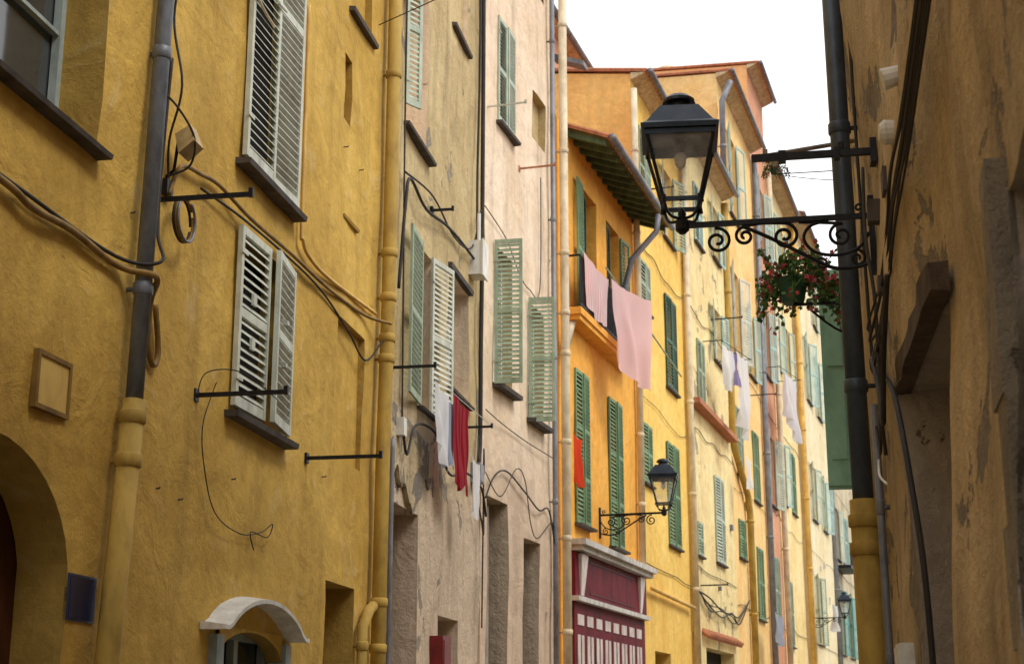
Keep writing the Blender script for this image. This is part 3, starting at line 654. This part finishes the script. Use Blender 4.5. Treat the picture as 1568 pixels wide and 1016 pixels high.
mb.tube([(2.9, -.3, 10.9), (6.2, -1.2, 9.2)], .02, 6); mkobj('clothes_pole', mb, M_sage, None, FL)
for a, b, z in ((15.4, 17.9, 12.3), (28.2, 30.6, 14.4)):
    mb = MB(); mb.tube([(a, -.6, z+.03), (b, -1.05, z)], .012, 5); mb.tube([(a, .05, z+.03), (a, -.65, z+.03)], .015, 5); mb.tube([(b, .05, z), (b, -1.1, z)], .015, 5); mkobj('clothes_line', mb, M_iron, None, FL)

# ================================================================== LANTERNS
def spiral(mb, cx, cz, r, t0, turns, sgn, w=.012, tail=None):
    pts = []
    for i in range(int(22*abs(turns))+1):
        t = i/(22*abs(turns)); a = t0+sgn*t*turns*2*math.pi; rr = r*(1-.82*t); pts.append((cx+rr*math.cos(a), 0, cz+rr*math.sin(a)))
    if tail: pts = smooth_pts([(p[0], 0, p[1]) for p in tail]+[pts[0]], 6)[:-1]+pts
    mb.tube(pts, w, 6)

def lantern(root_name, F, s, out, z, k=1.0, rot=3):
    # local frame: x outward from the wall, z up, origin on the wall at arm height
    base = F @ Matrix.Translation((s, 0, z)) @ Matrix.Rotation(R(-90), 4, 'Z') @ Matrix.Scale(k, 4)
    root = empty(root_name, base); L = out/k
    mb = MB()
    mb.box(0, L+.02, -.016, .016, -.018, .018)
    mb.box(-.01, .03, -.025, .025, -.42, .14)
    mb.tube(smooth_pts([(.02, 0, -.33), (.12, 0, -.36), (.28, 0, -.36), (.45, 0, -.27), (.60, 0, -.18), (.74, 0, -.10), (.88, 0, -.03)], 6), .014, 6)
    mb.tube(smooth_pts([(.30, 0, -.02), (.42, 0, -.05), (.47, 0, -.14), (.40, 0, -.24), (.24, 0, -.27), (.1, 0, -.22), (.03, 0, -.12)], 6), .012, 6)
    spiral(mb, L-.24, -.125, .095, R(80), 1.6, 1); spiral(mb, L-.43, -.10, .07, R(100), 1.5, -1)
    spiral(mb, L-.70, -.115, .095, R(95), 1.6, 1, .013, [(L-.42, -.03), (L-.55, -.012)])
    spiral(mb, .22, -.13, .085, R(100), 1.5, -1, .012, [(.5, -.02), (.36, -.03)])
    spiral(mb, .12, -.30, .06, R(90), 1.4, 1, .010); spiral(mb, .09, .06, .04, R(-90), 1.2, -1, .009); spiral(mb, .36, -.33, .045, R(60), 1.2, 1, .009)
    mb.tube([(L, 0, -.06), (L, 0, -.03), (L, 0, .03), (L, 0, .055)], [.02, .05, .05, .02], 10)
    mkobj('bracket', mb, M_iron, root)
    lm = MB(); b, t = .125, .238; zb, zt = .16, .64
    lm.tube([(0, 0, .02), (0, 0, .09), (0, 0, .13)], [.02, .03, .012], 8)
    for sx, sy in ((1, 1), (1, -1), (-1, -1), (-1, 1)):
        lm.tube(smooth_pts([(0, 0, .05), (sx*.07, sy*.07, .05), (sx*.105, sy*.105, .09), (sx*b, sy*b, zb+.01)], 4), .011, 6)
        lm.tube([(sx*b, sy*b, zb), (sx*t, sy*t, zt)], .014, 6)
        lm.tube([(sx*(b+.01), sy*(b+.01), zb-.03), (sx*b, sy*b, zb+.03)], .02, 6)
    def ring(r0, z0, r1, z1, th=.02):
        for i in range(4):
            a = [(1, 1), (-1, 1), (-1, -1), (1, -1)]; p, q = a[i], a[(i+1) % 4]
            lm.hexa([(p[0]*(r0-th), p[1]*(r0-th), z0), (p[0]*r0, p[1]*r0, z0), (q[0]*r0, q[1]*r0, z0), (q[0]*(r0-th), q[1]*(r0-th), z0),
                     (p[0]*(r1-th), p[1]*(r1-th), z1), (p[0]*r1, p[1]*r1, z1), (q[0]*r1, q[1]*r1, z1), (q[0]*(r1-th), q[1]*(r1-th), z1)])
    ring(b+.012, zb-.012, b+.012, zb+.015, .03); ring(t+.03, zt, t+.035, zt+.035, .05); ring(t+.010, zt-.04, t+.010, zt-.002, .02)
    def frus(r0, z0, r1, z1):
        lm.hexa([(-r0, -r0, z0), (r0, -r0, z0), (r0, r0, z0), (-r0, r0, z0), (-r1, -r1, z1), (r1, -r1, z1), (r1, r1, z1), (-r1, r1, z1)])
    frus(t+.03, zt+.036, t+.0, zt+.06); frus(t-.005, zt+.061, .135, zt+.215)
    lm.tube([(0, 0, zt+.21), (0, 0, zt+.225), (0, 0, zt+.226), (0, 0, zt+.27), (0, 0, zt+.275), (0, 0, zt+.30), (0, 0, zt+.33), (0, 0, zt+.345)], [.125, .12, .085, .08, .12, .115, .08, .03], 16)
    lm.tube([(0, 0, zt), (0, 0, zt-.10)], [.05, .04], 10)
    Ml = Matrix.Translation((L, 0, 0)) @ Matrix.Rotation(R(rot), 4, 'Z')
    mkobj('lantern_body', lm, M_lampmetal, root, Ml)
    g = MB(); gb, gt = b-.004, t-.004
    for i in range(4):
        a = [(1, 1), (-1, 1), (-1, -1), (1, -1)]; p, q = a[i], a[(i+1) % 4]
        g.quad((p[0]*gb, p[1]*gb, zb), (q[0]*gb, q[1]*gb, zb), (q[0]*gt, q[1]*gt, zt-.01), (p[0]*gt, p[1]*gt, zt-.01))
    mkobj('glass_panes', g, M_lglass, root, Ml)
    w = MB(); w.tube([(0, 0, zt-.10), (0, 0, zt-.13), (0, 0, zt-.19), (0, 0, zt-.22)], [.03, .045, .035, .01], 12)
    mkobj('bulb', w, M_white, root, Ml, True)
    return root

lantern('street_lamp', FRR, -10.05, 1.30, 4.97, 1.0, 4)
lantern('street_lamp', FL, 3.2, 1.35, 5.72, 1.12, 8)
lantern('street_lamp', FL, 40.0, 1.4, 6.0, 1.1, 8)

# ================================================================== RIGHT WALL
def rops(l): return [(-b, -a, c, d, e, k) for a, b, c, d, e, k in l]
opsR = rops([(2.6, 4.75, -.3, 3.25, .5, 'rev'), (6.75, 8.7, -.3, 3.45, .30, 'rev'), (-3, -1.5, -.3, 3, .3, 'door')])
RB = building('old_brown_building', FRR, -12.65, 8, 10.6, opsR, W_R, W_R2, step=.16, amp=.06, depth=7, seed=21, ov=.12)
mb = MB(); n = 14
for i in range(n):
    x0, x1 = -8.85+2.3*i/n, -8.85+2.3*(i+1)/n; f = lambda x: .035*noise.noise(Vector((x*2.1, 3, 1)))
    mb.hexa([(x0, -.045+f(x0), 3.43+f(x0)), (x1, -.045+f(x1), 3.43+f(x1)), (x1, .05, 3.43), (x0, .05, 3.43), (x0, -.045+f(x0+9), 3.56+f(x0+5)), (x1, -.045+f(x1+9), 3.56+f(x1+5)), (x1, .05, 3.57), (x0, .05, 3.57)])
mkobj('door_lintel', mb, M_lintel, RB)
mb = MB(); rr = random.Random(12)
for i in range(9):
    z = i*.385-.1; dx = .04*((i % 2)*2-1)+rr.uniform(-.02, .02); o = rr.uniform(.028, .038)
    mb.hexa([(-5.06-dx, -o*.6, z), (-4.75, -o, z), (-4.75, .05, z), (-5.06-dx, .05, z), (-5.06-dx, -o*.6, z+.385), (-4.75, -o, z+.385), (-4.75, .05, z+.385), (-5.06-dx, .05, z+.385)])
mkobj('stone_door_jamb', mb, plaster('jamb_stone', 'b0a490', '8c8272', '746a5c', .56, .5, 1.4, '504638', 35), RB)
mb = MB(); mb.box(-9.35, -9.05, -.08, .05, 1.5, 2.05); mb.box(-9.33, -9.07, -.09, -.078, 1.52, 2.03); mkobj('utility_box', mb, M_white, None, FRR)
mb = MB(); mb.tube([(-7.9, .03, 4.72), (-7.9, -.07, 4.72), (-7.9, -.1, 4.72)], [.06, .07, .045], 14); mb.tube([(-7.6, .03, 4.93), (-7.6, -.09, 4.90)], [.05, .06], 12); mkobj('wall_vent', mb, M_white, None, FRR)
mb = MB(); mb.box(-8.35, -8.2, -.07, .05, 4.5, 4.64); mb.box(-9.0, -8.88, -.08, .05, 4.1, 4.2); mb.box(-9.6, -9.5, -.07, .05, 4.75, 4.9); mkobj('junction_box', mb, M_sill, None, FRR)
drain('drainpipe', FRR, [(-11.5, .12, 10.4), (-11.25, .12, 6), (-11.0, .12, 3.1)], .075, M_pipedark, (8.2, 6.1, 4.0))
drain('drainpipe', FRR, [(-11.0, .12, 3.15), (-10.95, .12, 0)], .098, M_pipeochre, (3.0, 2.8))
drain('drainpipe', FRR, [(-10.3, .05, 3.7), (-10.35, .05, 0)], .026, M_pipegrey, (3, 2))
mb = MB(); mb.box(-9.82, -9.78, -.80, .03, 5.32, 5.365); mb.box(-9.86, -9.74, -.012, .03, 5.25, 5.42); mb.box(-9.83, -9.77, -.62, -.57, 5.3, 5.38); mb.box(-9.83, -9.77, -.25, -.21, 5.3, 5.38); mb.tube([(-9.8, -.2, 5.37), (-9.8, -.2, 5.42)], .02, 6)
mkobj('iron_wall_bracket', mb, M_iron, None, FRR)
mb = MB(); mb.tube([(-11.4, .0, 6.05), (-11.4, -.70, 5.97)], .018, 6); mb.tube([(-11.4, -.62, 5.98), (-11.4, -.62, 5.87)], .026, 6); mb.box(-11.42, -11.38, -.72, -.68, 5.93, 6.02); mkobj('iron_wall_bracket', mb, M_greydoor, None, FRR)
for kx in range(7):
    r0 = random.Random(kx); z = 4.2+kx*.05
    pts = [(-10.1+.03*kx, .04, z-.35), (-9.6, .05+.01*kx, z-.45+r0.uniform(-.12, .05)), (-9.0, .06, z-.35+r0.uniform(-.16, .08)), (-8.3, .06, z-.2), (-7.8, .06, z-.05+r0.uniform(-.1, .1)), (-6.8, .06, z+.0), (-5.2, .05, z+.25), (-3.0, .05, z+.4)]
    cable('cable', FRR, pts, r0.choice([.005, .007, .010]))
cable('cable', FRR, [(-10.3, .05, 3.95), (-9.8, .08, 3.9), (-9.2, .09, 3.55), (-8.9, .1, 3.3), (-8.6, .1, 3.6), (-8.2, .08, 4.0)], .016)
cable('cable', FRR, [(-8.9, .08, 3.6), (-8.2, .08, 3.3), (-7.6, .08, 2.75), (-7.4, .06, 2.2), (-7.4, .05, 1.2), (-7.4, .05, .3)], .015)
cable('cable', FRR, [(-10.5, .04, 3.7), (-9.9, .06, 3.3), (-9.7, .06, 3.4), (-9.5, .06, 3.7)], .010)
cable('cable', FRR, [(-10.2, .05, 3.3), (-9.9, .07, 3.15), (-9.6, .05, 3.05)], .009, M_white)
cable('cable', FRR, [(-10.6, .05, 9), (-10.5, .05, 6), (-10.3, .05, 4.4), (-10.2, .05, 3.9)], .012)
cable('cable', FRR, [(-10.0, .05, 5.3), (-9.7, .08, 4.7), (-9.5, .06, 4.2), (-9.3, .08, 3.5), (-9.4, .06, 3.2)], .012)

RB2 = building('grey_plaster_building', FRR, -17.5, -12.65, 6.1, rops([(13.6, 14.5, 3.5, 5.7, .2, 'dark')]), W_R2, W_R2, setback=.35, depth=7, amp=.03, seed=22, ov=.1)
leaf(RB2, 'shutter_leaf', M_teal, -14.3, -.02, 3.72, 5.86, .36, -90, .075, (.5,))
mb = MB(); mb.box(-14.32, -14.28, -.59, -.345, 3.72, 5.86); mb.box(-14.27, -14.255, -.59, -.345, 3.75, 3.85); mb.box(-14.275, -14.262, -.545, -.40, 4.0, 4.7); mb.box(-14.275, -14.262, -.545, -.40, 4.9, 5.75)
mkobj('shutter_panel', mb, M_teal, RB2)

far_r = frame((4.6, 17.0), (-.42, -.9075))
RB3 = building('grey_plaster_building', far_r, -60, 0, 8.0, [], W_K, depth=8, seed=23, step=3)

def geranium(F, x0, y0, z0, k, n, seedv, bl=1.0):
    rg = random.Random(seedv)
    root = empty('geranium_basket', F @ Matrix.Translation((x0, y0, z0)) @ Matrix.Scale(k, 4))
    mb = MB(); mb.tube([(0, 0, -.1), (0, 0, .07), (0, 0, .1)], [.08, .12, .13], 14); mkobj('pot', mb, M_pot, root)
    mb = MB(); mb.box(-.012, .012, 0, bl, -.12, -.10); mb.tube(smooth_pts([(0, bl, -.4), (0, bl*.5, -.35), (0, .1, -.13)], 5), .01, 6); mkobj('bracket', mb, M_iron, root)
    lf = MB(); pt = MB()
    for i in range(n):
        a = rg.uniform(0, 2*math.pi); rr = rg.random()**.55
        x = rr*.24*math.cos(a); y = .05+rr*.33*math.sin(a); z = .12+rg.uniform(-.14, .24)*(1.1-rr)-.3*max(0, rr-.5)*rg.random()*2
        if noise.noise(Vector((x*9, y*9, z*9))) < -.04: continue
        sz = rg.uniform(.014, .032); nrm = Vector((rg.gauss(0, 1), rg.gauss(0, 1), rg.gauss(.6, 1))).normalized(); t1 = nrm.orthogonal().normalized(); t2 = nrm.cross(t1); c = Vector((x, y, z))
        (pt if noise.noise(Vector((x*14+5, y*14, z*14))) > .26 else lf).add([c+t1*sz, c+t2*sz*.8, c-t1*sz, c-t2*sz*.8], [(0, 1, 2, 3)])
    for i in range(34):
        a = rg.uniform(0, 2*math.pi); L = rg.uniform(.1, .5); up = rg.random() < .35; x, y = .22*math.cos(a), .05+.28*math.sin(a)
        pts = [(x*.3, y*.3, .08), (x*.8, y*.8, .22), (x*1.1, y*1.1, .34)] if up else [(x*.3, y*.3, .08), (x*.8, y*.8, .1), (x*1.15, y*1.15, -.02), (x*1.25, y*1.25, -L*.6)]
        lf.tube(smooth_pts(pts, 3), .003, 4)
        for p in smooth_pts(pts, 5)[5:]:
            c = Vector(p)+Vector((rg.gauss(0, .018), rg.gauss(0, .018), 0)); sz = .02; t1 = Vector((rg.gauss(0, 1), rg.gauss(0, 1), rg.gauss(0, 1))).normalized(); t2 = t1.orthogonal()
            (pt if rg.random() < .25 else lf).add([c+t1*sz, c+t2*sz, c-t1*sz, c-t2*sz], [(0, 1, 2, 3)])
    mkobj('foliage', lf, M_leaf, root); mkobj('flowers', pt, M_petal, root)
geranium(FRR, -13.3, -.50, 5.38, 1.15, 2300, 3, .75)
geranium(FRR, -13.3, -.62, 6.55, .35, 260, 5, 2.7)
cable('overhead_wire', FRR, [(-12.4, .0, 11), (-12.6, 1.5, 9.5), (-13.5, 3.2, 9.0), (-15, 4.9, 9.2)], .006)
cable('overhead_wire', FL, [(50, .0, 22), (40, 2.4, 17), (30, 5.0, 15)], .02)

# ================================================================== LIGHT, WORLD, CAMERA
el, az = 52, 118   # soft sun from the right and slightly behind the viewer
w = bpy.data.worlds.new('World'); scene.world = w; w.use_nodes = True; nt = w.node_tree
bg = nt.nodes['Background']; sky = nt.nodes.new('ShaderNodeTexSky'); sky.sky_type = 'NISHITA'; sky.sun_disc = False
sky.sun_elevation = R(el); sky.sun_rotation = R(az); sky.dust_density = 4; sky.air_density = 1.0
tc = nt.nodes.new('ShaderNodeTexCoord'); cl = noise_n(nt, tc.outputs['Generated'], 1.6, 5, .55)
nt.links.new(mixc(nt, ramp(nt, cl, .25, .6, .78, .96), sky.outputs[0], (9.8, 9.9, 10.1, 1)), bg.inputs['Color'])
bg.inputs['Strength'].default_value = .15
sd = bpy.data.lights.new('sun', 'SUN'); sd.energy = 1.9; sd.angle = R(22); sd.color = (1, .96, .89)
so = link(bpy.data.objects.new('sun', sd))
d = Vector((math.sin(R(az))*math.cos(R(el)), math.cos(R(az))*math.cos(R(el)), math.sin(R(el))))
so.rotation_euler = d.to_track_quat('Z', 'Y').to_euler()
cam = bpy.data.cameras.new('camera'); co = link(bpy.data.objects.new('camera', cam))
co.location = (0, 0, 1.6); co.rotation_euler = (R(90+14.6), 0, 0)
cam.lens = 52.8; cam.sensor_width = 36; cam.clip_end = 1500
cam.dof.use_dof = True; cam.dof.focus_distance = 12; cam.dof.aperture_fstop = 4.5
scene.camera = co
scene.view_settings.view_transform = 'Standard'; scene.view_settings.look = 'None'; scene.view_settings.exposure = 0
